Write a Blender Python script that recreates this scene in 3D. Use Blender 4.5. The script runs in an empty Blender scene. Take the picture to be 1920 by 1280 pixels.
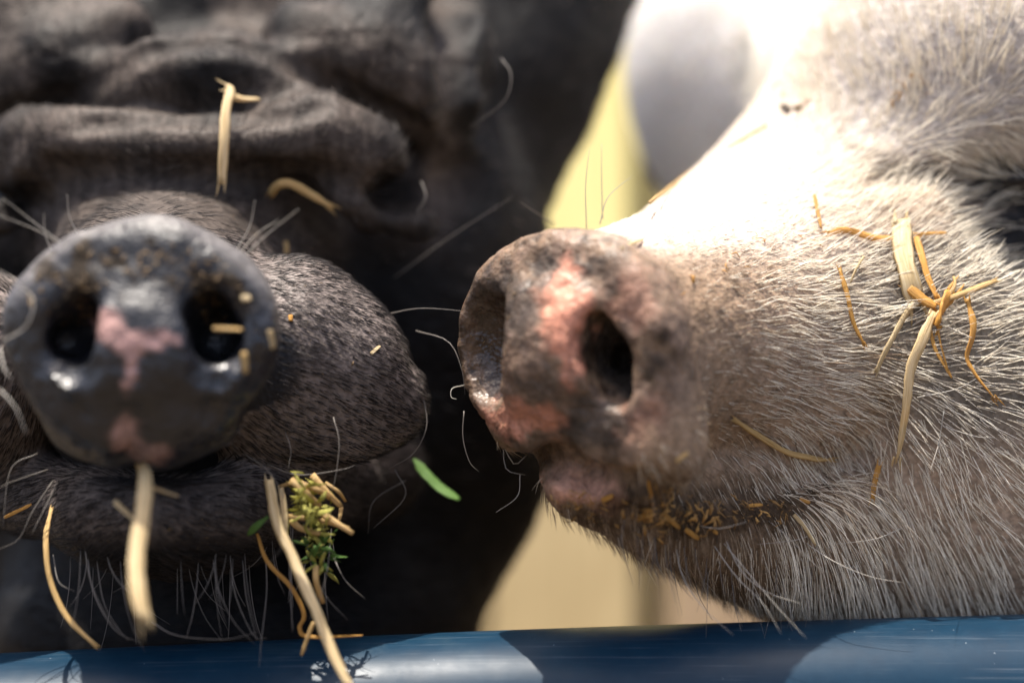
import bpy, math, random
import numpy as np
from mathutils import Vector
from mathutils.bvhtree import BVHTree

random.seed(7); rng = np.random.default_rng(11)
SC = bpy.context.scene; COL = SC.collection

# ------------------------------------------------------------------ camera, sky, sun, exposure
H = 0.62            # lens height above the ground
D0 = 0.5            # focus distance
S = 0.000175        # metres per photograph pixel at the focus distance
cam = bpy.data.cameras.new('camera'); camo = bpy.data.objects.new('camera', cam); COL.objects.link(camo)
camo.location = (0, 0, H); camo.rotation_euler = (math.radians(90), 0, 0)
cam.sensor_width = 36; cam.lens = 36 * D0 / (1920 * S); cam.clip_start = 0.01; cam.clip_end = 500
cam.dof.use_dof = True; cam.dof.focus_distance = D0; cam.dof.aperture_fstop = 2.7; cam.dof.aperture_blades = 9
SC.camera = camo
w = bpy.data.worlds.new('World'); SC.world = w; w.use_nodes = True
SUN = Vector((-0.14, -0.03, 0.98)).normalized()
nt = w.node_tree; nt.nodes.clear()
sk = nt.nodes.new('ShaderNodeTexSky'); sk.sky_type = 'NISHITA'; sk.sun_disc = False
sk.sun_elevation = math.asin(SUN.z); sk.sun_rotation = math.atan2(SUN.x, SUN.y)
sk.dust_density = 5.0; sk.air_density = 0.7; sk.ozone_density = 0.3
bg = nt.nodes.new('ShaderNodeBackground'); bg.inputs[1].default_value = 0.11
ow = nt.nodes.new('ShaderNodeOutputWorld')
nt.links.new(sk.outputs[0], bg.inputs[0]); nt.links.new(bg.outputs[0], ow.inputs[0])
sl = bpy.data.lights.new('sun', 'SUN'); sl.energy = 3.0; sl.angle = math.radians(0.5); sl.color = (1.0, 0.94, 0.85)
so = bpy.data.objects.new('sun', sl); COL.objects.link(so)
so.rotation_euler = SUN.to_track_quat('Z', 'Y').to_euler()
SC.view_settings.view_transform = 'Standard'; SC.view_settings.look = 'None'
SC.view_settings.exposure = 1.68; SC.view_settings.gamma = 1.0
SC.render.engine = 'CYCLES'
SC.cycles.max_bounces = 8; SC.cycles.transparent_max_bounces = 8
SC.cycles_curves.shape = 'RIBBONS'
SC.cycles.use_denoising = True

# ------------------------------------------------------------------ helpers
def Q(px, py, d):
    s = S * d / D0
    return np.array([(px - 960) * s, d, H + (640 - py) * s])
def R(px, d): return px * S * d / D0
def to_px(v):
    s = S * v[:, 1] / D0
    return 960 + v[:, 0] / s, 640 - (v[:, 2] - H) / s
def nrm(v): return v / (np.linalg.norm(v, axis=-1, keepdims=True) + 1e-12)

def hash3(i, j, k):
    h = (i.astype(np.int64) * 374761393 + j.astype(np.int64) * 668265263 + k.astype(np.int64) * 2147483647) & 0xffffffff
    h = ((h ^ (h >> 13)) * 1274126177) & 0xffffffff
    return ((h ^ (h >> 16)) & 0xffff) / 65535.0
def vnoise(p, f, seed=0):
    q = p * f + seed * 17.31; i = np.floor(q).astype(np.int64); t = q - i; t = t * t * (3 - 2 * t)
    r = 0
    for a in (0, 1):
        for b in (0, 1):
            for c in (0, 1):
                wgt = (t[:, 0] if a else 1 - t[:, 0]) * (t[:, 1] if b else 1 - t[:, 1]) * (t[:, 2] if c else 1 - t[:, 2])
                r = r + wgt * hash3(i[:, 0] + a, i[:, 1] + b, i[:, 2] + c)
    return r
def fbm(p, f, n=3, seed=0):
    r = 0; a = 0.5; tot = 0
    for o in range(n):
        r = r + a * vnoise(p, f * 2 ** o, seed + o); tot += a; a *= 0.5
    return r / tot
def sm(a, b, x):
    t = np.clip((x - a) / (b - a), 0, 1); return t * t * (3 - 2 * t)

class Field:
    """A signed distance field on a rectilinear grid, fine where the head is."""
    def __init__(s, xs, ys, zs):
        s.ax = [np.asarray(a, np.float32) for a in (xs, ys, zs)]
        s.F = np.full([len(a) for a in s.ax], 0.5, np.float32)
    def _sl(s, lo, hi):
        sl = tuple(slice(max(0, np.searchsorted(a, l) - 2), np.searchsorted(a, h) + 2) for a, l, h in zip(s.ax, lo, hi))
        X = s.ax[0][sl[0]][:, None, None]; Y = s.ax[1][sl[1]][None, :, None]; Z = s.ax[2][sl[2]][None, None, :]
        return sl, X, Y, Z
    def op(s, fn, lo, hi, k, mode='add'):
        lo = np.asarray(lo) - k * 1.2 - .004; hi = np.asarray(hi) + k * 1.2 + .004
        sl, X, Y, Z = s._sl(lo, hi)
        b = fn(X, Y, Z).astype(np.float32); a = s.F[sl]
        if mode == 'add':
            h = np.maximum(k - np.abs(a - b), 0) / k; s.F[sl] = np.minimum(a, b) - h * h * k * .25
        else:
            b = -b; h = np.maximum(k - np.abs(a - b), 0) / k; s.F[sl] = np.maximum(a, b) + h * h * k * .25
    def ell(s, c, r, k=.01, mode='add', rot=None):
        c = np.asarray(c); r = np.asarray(r, float); m = max(r)
        M = np.eye(3) if rot is None else np.asarray(rot)
        def fn(X, Y, Z):
            x, y, z = X - c[0], Y - c[1], Z - c[2]
            q = [x * M[0][i] + y * M[1][i] + z * M[2][i] for i in range(3)]
            k0 = np.sqrt((q[0] / r[0]) ** 2 + (q[1] / r[1]) ** 2 + (q[2] / r[2]) ** 2) + 1e-6
            k1 = np.sqrt((q[0] / r[0] ** 2) ** 2 + (q[1] / r[1] ** 2) ** 2 + (q[2] / r[2] ** 2) ** 2) + 1e-6
            return k0 * (k0 - 1) / k1
        s.op(fn, c - m, c + m, k, mode)
    def cone(s, pts, rad, k=.01, mode='add'):
        pts = [np.asarray(p, float) for p in pts]; rad = list(rad) if hasattr(rad, '__len__') else [rad] * len(pts)
        m = max(rad)
        def fn(X, Y, Z):
            best = None
            for (a, b, ra, rb) in zip(pts[:-1], pts[1:], rad[:-1], rad[1:]):
                ab = b - a; L = ab @ ab
                t = np.clip(((X - a[0]) * ab[0] + (Y - a[1]) * ab[1] + (Z - a[2]) * ab[2]) / L, 0, 1)
                d = np.sqrt((X - a[0] - t * ab[0]) ** 2 + (Y - a[1] - t * ab[1]) ** 2 + (Z - a[2] - t * ab[2]) ** 2) - (ra + t * (rb - ra))
                best = d if best is None else np.minimum(best, d)
            return best
        P = np.array(pts); s.op(fn, P.min(0) - m, P.max(0) + m, k, mode)
    def disc(s, c, u, v, n, a, b, h, r, k, egg=0.0, dome=.004):
        c, u, v, n = map(np.asarray, (c, u, v, n))
        def fn(X, Y, Z):
            x, y, z = X - c[0], Y - c[1], Z - c[2]
            qu = x * u[0] + y * u[1] + z * u[2]; qv = x * v[0] + y * v[1] + z * v[2]; qn = x * n[0] + y * n[1] + z * n[2]
            aa = a * (1 - egg * qv / b)
            rr = np.sqrt((qu / aa) ** 2 + (qv / b) ** 2); d2 = (rr - 1) * min(a, b)
            qn = qn + dome * rr * rr              # slightly domed front
            w0 = d2 + r; w1 = np.abs(qn) - h + r
            return np.minimum(np.maximum(w0, w1), 0) + np.sqrt(np.maximum(w0, 0) ** 2 + np.maximum(w1, 0) ** 2) - r
        m = max(a, b); s.op(fn, c - m, c + m, k)
    def surf(s, px, py, d0=.40, d1=.9):
        """depth at which the view ray of a photograph pixel meets the surface"""
        ds = np.arange(d0, d1, .0008); p = np.array([Q(px, py, d) for d in ds])
        idx = [np.clip(np.searchsorted(a, p[:, i]), 0, len(a) - 1) for i, a in enumerate(s.ax)]
        v = s.F[idx[0], idx[1], idx[2]]; hit = np.nonzero(v < 0)[0]
        return ds[hit[0]] if len(hit) else d1
    def mesh(s):
        F = s.F; n = F.shape; ins = F < 0
        cnt = np.zeros([m - 1 for m in n], np.uint8)
        corners = [(a, b, c) for a in (0, 1) for b in (0, 1) for c in (0, 1)]
        for a, b, c in corners: cnt += ins[a:n[0] - 1 + a, b:n[1] - 1 + b, c:n[2] - 1 + c]
        I, J, K = np.nonzero((cnt > 0) & (cnt < 8)); N = len(I)
        idm = np.full(cnt.shape, -1, np.int32); idm[I, J, K] = np.arange(N)
        val = {c: F[I + c[0], J + c[1], K + c[2]] for c in corners}
        acc = np.zeros((N, 3)); num = np.zeros(N)
        for a in corners:
            for ax in range(3):
                if a[ax]: continue
                b = tuple(1 if i == ax else a[i] for i in range(3))
                va, vb = val[a], val[b]; m = (va < 0) != (vb < 0)
                t = np.where(m, va / np.where(m, va - vb, 1), 0)
                for i, idx in enumerate((I, J, K)):
                    A = s.ax[i]; pa = A[idx + a[i]]
                    p = pa + (t * (A[idx + 1] - A[idx]) if i == ax else 0)
                    acc[:, i] += np.where(m, p, 0)
                num += m
        V = acc / num[:, None]
        faces = []
        for ax in range(3):
            o = [slice(0, m) for m in n]; lo = list(o); hi = list(o); lo[ax] = slice(0, n[ax] - 1); hi[ax] = slice(1, n[ax])
            e = np.array(np.nonzero(ins[tuple(lo)] != ins[tuple(hi)])).T
            b, c = (ax + 1) % 3, (ax + 2) % 3
            ok = (e[:, b] > 0) & (e[:, c] > 0) & (e[:, b] < n[b] - 1) & (e[:, c] < n[c] - 1); e = e[ok]
            flip = ~ins[e[:, 0], e[:, 1], e[:, 2]]
            q = []
            for db, dc in ((-1, -1), (0, -1), (0, 0), (-1, 0)):
                f = e.copy(); f[:, b] += db; f[:, c] += dc; q.append(idm[f[:, 0], f[:, 1], f[:, 2]])
            q = np.array(q).T; q[flip] = q[flip][:, ::-1]; faces.append(q)
        return V, np.vstack(faces)

def relax(V, Fq, it=1, f=.5):
    e = np.vstack([Fq[:, [i, (i + 1) % 4]] for i in range(4)]); a = np.concatenate([e[:, 0], e[:, 1]]); b = np.concatenate([e[:, 1], e[:, 0]])
    c = np.bincount(a, minlength=len(V))[:, None]
    for _ in range(it):
        m = np.stack([np.bincount(a, V[b, i], minlength=len(V)) for i in range(3)], 1) / np.maximum(c, 1); V = V + f * (m - V)
    return V
def vnormals(V, Fq):
    n = np.cross(V[Fq[:, 2]] - V[Fq[:, 0]], V[Fq[:, 3]] - V[Fq[:, 1]])
    N = np.zeros_like(V)
    for i in range(3):
        N[:, i] = sum(np.bincount(Fq[:, j], n[:, i], minlength=len(V)) for j in range(4))
    return nrm(N)

def axis(segs):
    """segs: (start, stop, step) ..., joined"""
    out = []
    for a, b, st in segs: out += list(np.arange(a, b - st * .3, st))
    return out
def tag(o, label=None, cat=None, group=None, kind=None):
    for k, v in (('label', label), ('category', cat), ('group', group), ('kind', kind)):
        if v: o[k] = v
    return o
def empty(name, loc):
    o = bpy.data.objects.new(name, None); o.location = loc; o.empty_display_size = .1; COL.objects.link(o); return o
def mesh_obj(name, V, faces, mat, parent=None, loc=None, smooth=True, attrs=None):
    V = np.asarray(V, float)
    off = np.array(parent.location) if parent is not None else (np.array(loc) if loc is not None else np.zeros(3))
    if parent is not None and parent.parent is not None: off = off + np.array(parent.parent.location)
    V = V - off
    me = bpy.data.meshes.new(name)
    if isinstance(faces, np.ndarray) and faces.ndim == 2:
        k = faces.shape[1]
        me.vertices.add(len(V)); me.vertices.foreach_set('co', V.astype(np.float32).ravel())
        me.loops.add(faces.size); me.loops.foreach_set('vertex_index', faces.astype(np.int32).ravel())
        me.polygons.add(len(faces)); me.polygons.foreach_set('loop_start', np.arange(0, faces.size, k, dtype=np.int32))
        me.update(calc_edges=True)
    else:
        me.from_pydata([tuple(v) for v in V], [], faces)
    me.polygons.foreach_set('use_smooth', [smooth] * len(me.polygons))
    for nm, arr in (attrs or {}).items():
        arr = np.asarray(arr, np.float32)
        if arr.ndim == 2:
            a = me.attributes.new(nm, 'FLOAT_COLOR', 'POINT'); a.data.foreach_set('color', np.hstack([arr, np.ones((len(arr), 1), np.float32)]).ravel())
        else:
            a = me.attributes.new(nm, 'FLOAT', 'POINT'); a.data.foreach_set('value', arr)
    me.update(); me.materials.append(mat)
    o = bpy.data.objects.new(name, me); COL.objects.link(o)
    if parent is not None: o.parent = parent
    elif loc is not None: o.location = loc
    return o
def hair_obj(name, P, rad, mat, parent):
    """P: (n, m, 3) points; rad: (n, m)"""
    n, m, _ = P.shape
    hc = bpy.data.hair_curves.new(name); hc.add_curves([m] * n)
    P = P - np.array(parent.location)
    hc.attributes['position'].data.foreach_set('vector', P.astype(np.float32).ravel())
    a = hc.attributes.get('radius') or hc.attributes.new('radius', 'FLOAT', 'POINT')
    a.data.foreach_set('value', rad.astype(np.float32).ravel())
    hc.materials.append(mat)
    o = bpy.data.objects.new(name, hc); COL.objects.link(o); o.parent = parent; return o

# ------------------------------------------------------------------ materials
def mat(name):
    m = bpy.data.materials.new(name); m.use_nodes = True
    t = m.node_tree; return m, t, t.nodes['Principled BSDF']
def nd(t, typ, **kw):
    n = t.nodes.new(typ)
    for k, v in kw.items():
        if k in n.inputs: n.inputs[k].default_value = v
        else: setattr(n, k, v)
    return n
def noise_ramp(t, scale, stops, detail=6, vec=None, rough=.6):
    n = nd(t, 'ShaderNodeTexNoise'); n.inputs['Scale'].default_value = scale; n.inputs['Detail'].default_value = detail; n.inputs['Roughness'].default_value = rough
    if vec is not None: t.links.new(vec, n.inputs['Vector'])
    r = nd(t, 'ShaderNodeValToRGB'); e = r.color_ramp.elements
    while len(e) < len(stops): e.new(.5)
    for el, (p, c) in zip(e, stops): el.position = p; el.color = (*c, 1)
    t.links.new(n.outputs['Fac'], r.inputs[0]); return r.outputs[0], n.outputs['Fac']

def skin_mat(name, lo, hi, bump, spec, sss):
    m, t, b = mat(name)
    at = nd(t, 'ShaderNodeAttribute', attribute_name='pigment'); ra = nd(t, 'ShaderNodeAttribute', attribute_name='gloss')
    tc = nd(t, 'ShaderNodeTexCoord')
    c1, _ = noise_ramp(t, 420, [(.3, (lo,) * 3), (.7, (hi,) * 3)], 8, tc.outputs['Object'])
    mx = nd(t, 'ShaderNodeMixRGB', blend_type='MULTIPLY'); mx.inputs[0].default_value = 1
    t.links.new(at.outputs['Color'], mx.inputs[1]); t.links.new(c1, mx.inputs[2])
    t.links.new(mx.outputs[0], b.inputs['Base Color'])
    mr = nd(t, 'ShaderNodeMapRange'); mr.inputs['To Min'].default_value = .72; mr.inputs['To Max'].default_value = .2
    nz = nd(t, 'ShaderNodeTexNoise'); nz.inputs['Scale'].default_value = 260; nz.inputs['Detail'].default_value = 4
    t.links.new(tc.outputs['Object'], nz.inputs['Vector'])
    ad = nd(t, 'ShaderNodeMath', operation='MULTIPLY_ADD'); ad.inputs[1].default_value = .35; 
    sub = nd(t, 'ShaderNodeMath', operation='SUBTRACT'); sub.inputs[1].default_value = .17
    t.links.new(nz.outputs['Fac'], ad.inputs[0]); t.links.new(ra.outputs['Fac'], ad.inputs[2]); t.links.new(ad.outputs[0], sub.inputs[0])
    t.links.new(sub.outputs[0], mr.inputs['Value']); t.links.new(mr.outputs[0], b.inputs['Roughness'])
    ms = nd(t, 'ShaderNodeMapRange'); ms.inputs['From Min'].default_value = .3; ms.inputs['From Max'].default_value = .7; ms.inputs['To Min'].default_value = .10; ms.inputs['To Max'].default_value = spec
    t.links.new(ra.outputs['Fac'], ms.inputs['Value']); t.links.new(ms.outputs[0], b.inputs['Specular IOR Level'])
    b.inputs['Subsurface Weight'].default_value = sss; b.inputs['Subsurface Radius'].default_value = (.003, .0012, .0007); b.inputs['Subsurface Scale'].default_value = 1
    v = nd(t, 'ShaderNodeTexVoronoi'); v.inputs['Scale'].default_value = 700; t.links.new(tc.outputs['Object'], v.inputs['Vector'])
    n2 = nd(t, 'ShaderNodeTexNoise'); n2.inputs['Scale'].default_value = 500; n2.inputs['Detail'].default_value = 5; t.links.new(tc.outputs['Object'], n2.inputs['Vector'])
    s2 = nd(t, 'ShaderNodeMath', operation='ADD'); t.links.new(v.outputs['Distance'], s2.inputs[0]); t.links.new(n2.outputs['Fac'], s2.inputs[1])
    bp = nd(t, 'ShaderNodeBump'); bp.inputs['Strength'].default_value = bump; bp.inputs['Distance'].default_value = .0007
    t.links.new(s2.outputs[0], bp.inputs['Height']); t.links.new(bp.outputs[0], b.inputs['Normal'])
    return m
def hair_mat(name, c0, c1, rough=.45, trans=.25, spec=.5):
    m, t, b = mat(name)
    hi = nd(t, 'ShaderNodeHairInfo'); r = nd(t, 'ShaderNodeValToRGB'); e = r.color_ramp.elements
    e[0].color = (*c0, 1); e[1].color = (*c1, 1); t.links.new(hi.outputs['Random'], r.inputs[0])
    t.links.new(r.outputs[0], b.inputs['Base Color']); b.inputs['Roughness'].default_value = rough
    b.inputs['Specular IOR Level'].default_value = spec
    tr = nd(t, 'ShaderNodeBsdfTranslucent'); t.links.new(r.outputs[0], tr.inputs[0])
    ms = nd(t, 'ShaderNodeMixShader'); ms.inputs[0].default_value = trans
    t.links.new(b.outputs[0], ms.inputs[1]); t.links.new(tr.outputs[0], ms.inputs[2])
    t.links.new(ms.outputs[0], t.nodes['Material Output'].inputs[0]); return m
def plain_mat(name, stops, scale, rough=.6, trans=0, stretch=(1, 1, 1), spec=.5, bump=0, fibre=False):
    m, t, b = mat(name); tc = nd(t, 'ShaderNodeTexCoord'); mp = nd(t, 'ShaderNodeMapping'); mp.inputs['Scale'].default_value = stretch
    oi = nd(t, 'ShaderNodeObjectInfo'); fa = nd(t, 'ShaderNodeAttribute', attribute_name='fibre'); t.links.new(fa.outputs['Vector'] if fibre else tc.outputs['Object'], mp.inputs['Vector']); t.links.new(oi.outputs['Random'], mp.inputs['Location'])
    c, f = noise_ramp(t, scale, stops, 6, mp.outputs[0])
    hv = nd(t, 'ShaderNodeHueSaturation'); t.links.new(c, hv.inputs['Color'])
    mr = nd(t, 'ShaderNodeMapRange'); mr.inputs['To Min'].default_value = .8; mr.inputs['To Max'].default_value = 1.15
    t.links.new(oi.outputs['Random'], mr.inputs['Value']); t.links.new(mr.outputs[0], hv.inputs['Value'])
    t.links.new(hv.outputs[0], b.inputs['Base Color']); b.inputs['Roughness'].default_value = rough; b.inputs['Specular IOR Level'].default_value = spec
    if bump:
        bp = nd(t, 'ShaderNodeBump'); bp.inputs['Strength'].default_value = bump; bp.inputs['Distance'].default_value = .001
        t.links.new(f, bp.inputs['Height']); t.links.new(bp.outputs[0], b.inputs['Normal'])
    if trans:
        tr = nd(t, 'ShaderNodeBsdfTranslucent'); t.links.new(hv.outputs[0], tr.inputs[0])
        ms = nd(t, 'ShaderNodeMixShader'); ms.inputs[0].default_value = trans
        t.links.new(b.outputs[0], ms.inputs[1]); t.links.new(tr.outputs[0], ms.inputs[2]); t.links.new(ms.outputs[0], t.nodes['Material Output'].inputs[0])
    return m
M_black = skin_mat('dark skin', .6, 1.3, .38, .6, .0)
M_white = skin_mat('pale skin', .6, 1.3, .42, .4, .12)
M_blackfur = hair_mat('dark fur', (.010, .009, .009), (.04, .034, .032), .5, .1, .12)
M_whitefur = hair_mat('white fur', (.62, .54, .41), (.93, .88, .76), .45, .3)
M_whisk = hair_mat('whisker', (.20, .18, .16), (.26, .24, .21), .4, .3, .3)
M_whiskpale = hair_mat('pale whisker', (.5, .47, .42), (.6, .56, .5), .4, .4, .4)
M_straw = plain_mat('dry straw', [(.3, (.42, .25, .08)), (.55, (.62, .42, .17)), (.8, (.74, .58, .30))], 3.0, .5, .3, (1, 1, .35), .4, .6, True)
M_pale = plain_mat('pale straw', [(.3, (.40, .27, .11)), (.5, (.68, .52, .28)), (.75, (.82, .70, .46))], 3.0, .5, .3, (1, 1, .35), .4, .6, True)
M_orange = plain_mat('golden straw', [(.3, (.42, .19, .035)), (.6, (.66, .36, .08)), (.85, (.78, .52, .18))], 3.0, .5, .3, (1, 1, .35), .4, .6, True)
M_green = plain_mat('fresh leaf', [(.3, (.06, .15, .02)), (.6, (.13, .25, .05)), (.85, (.30, .40, .15))], 3.0, .5, .35, (1, 1, .35), .4, .6, True)
M_crumb = plain_mat('chaff', [(.35, (.05, .032, .015)), (.55, (.14, .085, .035)), (.72, (.42, .29, .13))], 60, .7, .1)
M_eye, _t, _b = mat('eye'); _b.inputs['Base Color'].default_value = (.012, .009, .008, 1); _b.inputs['Roughness'].default_value = .2; _b.inputs['Specular IOR Level'].default_value = .3

# ------------------------------------------------------------------ black pig
BB = np.array([-.18, 1.0, 0.0])        # where it stands
f = Field(axis([(-.46, -.23, .012), (-.23, -.185, .004), (-.185, .07, .0015), (.07, .13, .006)]),
          axis([(.42, .56, .0015), (.56, .72, .0025), (.72, .8, .006), (.8, 1.6, .014)]),
          axis([(-.01, .40, .012), (.40, .49, .004), (.49, .74, .0015), (.74, .80, .006), (.80, .96, .012)]))
# trunk, neck, legs
f.ell((-.20, 1.10, .54), (.185, .42, .20), .03)
f.cone([(-.15, .74, .60), (-.19, .98, .56)], [.12, .17], .05)
for lx, ly in ((-.30, .86), (-.11, .86), (-.30, 1.36), (-.11, 1.36)):
    f.cone([(lx, ly, .42), (lx, ly + .01, .22), (lx, ly, .03)], [.07, .045, .038], .04)
# head masses
f.ell(Q(500, 420, .70), (.125, .10, .125), .02)
f.ell(Q(560, 760, .69), (.118, .09, .125), .03)            # cheeks
f.ell(Q(830, 560, .655), (.040, .05, .075), .03)
f.ell(Q(-60, 520, .66), (.05, .06, .08), .03)
f.ell(Q(440, 1160, .64), (.10, .08, .055), .03)           # throat
f.cone([Q(960, 150, .70), Q(1050, -60, .74)], [.032, .042], .03)      # ear base
f.cone([Q(-120, 150, .70), Q(-260, -60, .74)], [.032, .042], .03)
f.ell(Q(880, 60, .72), (.06, .05, .09), .03); f.ell(Q(-20, 60, .72), (.06, .05, .09), .03)
f.ell(Q(745, 90, .632), (.040, .042, .036), .012)         # brows
f.cone([Q(560, 70, .60), Q(700, 110, .592), Q(820, 190, .60), Q(850, 270, .61)], [.014, .019, .020, .012], .012)
f.ell(Q(60, 70, .632), (.045, .042, .034), .012)
f.cone([Q(230, 50, .605), Q(110, 120, .595), Q(0, 185, .60), Q(-60, 260, .61)], [.012, .018, .018, .012], .012)
f.cone([Q(265, 655, .462), Q(320, 570, .56), Q(380, 430, .66)], [.033, .045, .085], .015)   # snout
f.ell(Q(535, 668, .522), (.034, .034, .034), .008)       # upper lips
f.cone([Q(560, 690, .515), Q(640, 703, .516), Q(722, 738, .520)], [.028, .0225, .0125], .016)
f.cone([Q(520, 790, .512), Q(630, 810, .515), Q(715, 775, .52)], [.018, .0125, .010], .016)
f.ell(Q(-60, 690, .522), (.036, .034, .034), .008)
f.cone([Q(-80, 720, .515), Q(-190, 760, .517)], [.026, .0155], .014)
# folds over the nose
def fold(pts, rad, k, push=.0075): f.cone([Q(x_, y_, d_ + push) for x_, y_, d_ in pts], [r_ * 1.3 for r_ in rad], k)
fold([(200, 165, .586), (300, 140, .575), (430, 142, .572), (540, 160, .578), (590, 180, .59)], [.007, .0115, .012, .0105, .006], .012, .003)
fold([(20, 330, .585), (60, 265, .568), (170, 265, .555), (330, 285, .548), (470, 280, .55), (600, 252, .556), (690, 285, .562), (720, 330, .572)], [.006, .0095, .0095, .0098, .0092, .0118, .0105, .008], .016)
f.cone([Q(640, 330, .565), Q(690, 400, .572), Q(790, 420, .585)], [.010, .007, .007], .008)
f.cone([Q(70, 330, .57), Q(20, 400, .575), Q(-60, 430, .58)], [.010, .007, .007], .008)
# grooves
def groove(f, pts, r, k, dz=0.0):
    f.cone([Q(x, y, f.surf(x, y) + dz) for x, y in pts], r, k, 'sub')
groove(f, [(-20, 245), (130, 190), (240, 105), (330, 75), (430, 72), (530, 98), (620, 160), (760, 235), (830, 330)], .0055, .006)
groove(f, [(150, 228), (280, 222), (420, 224), (540, 212), (600, 195)], .0035, .006)
groove(f, [(100, 335), (250, 330), (420, 335), (560, 330), (640, 345)], .006, .008)
groove(f, [(300, 20), (420, 0), (520, 15)], .010, .012)
groove(f, [(880, 330), (880, 200), (850, 60), (830, -60)], .010, .012)
f.ell(Q(742, 358, f.surf(742, 358)), (.0125, .016, .0085), .006, 'sub')
f.ell(Q(30, 375, f.surf(30, 375)), (.0125, .016, .009), .006, 'sub')
f.ell(Q(380, 168, .590), (.040, .016, .0115), .012)
# nose disc
dc = Q(262, 632, .447)
f.disc(dc, (1, 0, 0), (0, 0, 1), (0, -1, 0), R(261, .442), R(227, .442), .011, .0085, .006, egg=-.035)
f.cone([Q(140, 790, .466), Q(250, 842, .454), Q(390, 790, .466)], [.008, .006, .008], .012)      # upper lip under the disc
for px, s in ((143, -1), (392, 1)):
    d = f.surf(px, 620)
    f.cone([Q(px - 52, 655, d + .002), Q(px - 34, 705, d + .0015), Q(px, 724, d + .001), Q(px + 34, 705, d + .0015), Q(px + 52, 655, d + .002)], [.002, .0032, .0036, .0032, .002], .005)
    f.ell(Q(px, 610, d - .001), (.0061, .026, .0098), .005, 'sub')
    f.cone([Q(px, 615, d), Q(px + 14 * s, 640, d + .022)], [.0075, .006], .005, 'sub')
    groove(f, [(px - 45, 690), (px - 12, 712), (px + 25, 705), (px + 50, 665)] if s > 0 else [(px - 50, 665), (px - 25, 700), (px + 12, 705), (px + 45, 685)], .0022, .004)
    groove(f, [(px + 15, 715), (px + 10, 750), (px + 2, 775)], .0012, .004)
f.ell(Q(262, 655, f.surf(262, 655) + .004), (.013, .0052, .012), .008)
groove(f, [(240, 790), (246, 830), (250, 880)], .0022, .006)        # philtrum
groove(f, [(262, 890), (240, 866)], .004, .005)
# mouth and lower jaw
f.cone([Q(110, 892, .478), Q(250, 888, .462), Q(420, 900, .478), Q(560, 893, .50), Q(700, 875, .52)], [.005, .0065, .006, .005, .003], .006, 'sub')
f.cone([Q(190, 955, .492), Q(330, 965, .482), Q(440, 955, .494), Q(520, 940, .53)], [.011, .0125, .0115, .010], .008)
f.cone([Q(190, 955, .495), Q(60, 925, .53), Q(-60, 860, .57)], [.011, .015, .02], .012); f.cone([Q(440, 955, .497), Q(560, 925, .535), Q(700, 880, .58)], [.011, .014, .02], .012)
f.ell(Q(330, 985, .52), (.036, .035, .0175), .012)
BF = f
V, Fq = f.mesh(); V = relax(V, Fq, 2); Nn = vnormals(V, Fq)
px, py = to_px(V)
near = V[:, 1] < .475
ndisc = np.sqrt(((px - 265) / 268) ** 2 + ((py - 640) / 245) ** 2)
discm = sm(1.05, .93, ndisc) * (V[:, 1] < .468)
front = discm * sm(.3, .8, -Nn[:, 1])
# shape: skin creases and pores
wr = .6 * (fbm(V * np.array([1, 1, 2.2]), 160, 3, 3) - .5) + 1.1 * (fbm(V * np.array([1, 1, 1.6]), 38, 2, 33) - .5)
V = V + Nn * ((wr * .0026 * sm(.53, .57, V[:, 1]) + (fbm(V, 330, 3, 9) - .5) * .0003 * (1 - discm))
              + ((fbm(V, 120, 3, 5) - .5) * .0020 + (fbm(V, 38, 2, 51) - .5) * .006 - .0007 * sm(.06, .0, np.abs(fbm(V, 210, 2, 58) - .5))) * discm)[:, None]
# pigment, with sunlit folds and shaded eye hollows worked in
lit_tone = sm(.28, .60, fbm(V * np.array([1.2, 1, 1]), 26, 4, 1)) * sm(520, 400, py) * sm(910, 790, px + 120 * (fbm(V, 40, 2, 57) - .5))  # brow and fold tops coloured lighter as if sunlit, broken up by noise
base = np.array([.009, .0088, .0090]) * (.5 + fbm(V, 110, 3, 2))[:, None]; base = base * (1 - lit_tone[:, None]) + lit_tone[:, None] * np.array([.074, .060, .051]) * (.25 + 1.3 * fbm(V * np.array([3, 1, .5]), 190, 3, 14))[:, None]
lipm = sm(.60, .53, V[:, 1]) * (1 - discm) * sm(430, 460, py) * (.45 * sm(1040, 990, py) + .55 * sm(905, 870, py))
base = base * (1 - lipm[:, None]) + lipm[:, None] * np.array([.150, .122, .108]) * (.6 + .8 * fbm(V, 200, 3, 2))[:, None]
dcol = np.array([.016, .017, .021]) * (.65 + .7 * fbm(V, 90, 4, 4))[:, None]
dwide = sm(1.25, 1.02, ndisc) * (V[:, 1] < .485); base = base * (1 - dwide[:, None]) + dcol * dwide[:, None]
rim = sm(.82, 1.0, ndisc) * discm * sm(660, 480, py)
base = base * (1 - .85 * rim[:, None]) + .85 * rim[:, None] * np.array([.17, .155, .145])
wx = px + (fbm(V, 300, 3, 6) - .5) * 36; wy = py + (fbm(V, 300, 3, 7) - .5) * 36
def blob(cx, cy, rx, ry, soft=.35): return sm(1 + soft, 1 - soft, np.sqrt(((wx - cx) / rx) ** 2 + ((wy - cy) / ry) ** 2))
pink = np.maximum.reduce([blob(203, 612, 24, 30), blob(245, 642, 42, 17), blob(300, 638, 30, 15), blob(243, 685, 13, 45),
                          .6 * blob(235, 815, 28, 32), .4 * blob(285, 845, 40, 16)]) * near * (V[:, 1] < .47)
base = base * (1 - pink[:, None]) + pink[:, None] * np.array([.44, .26, .225]) * (.7 + .6 * fbm(V, 250, 3, 8))[:, None]
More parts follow.
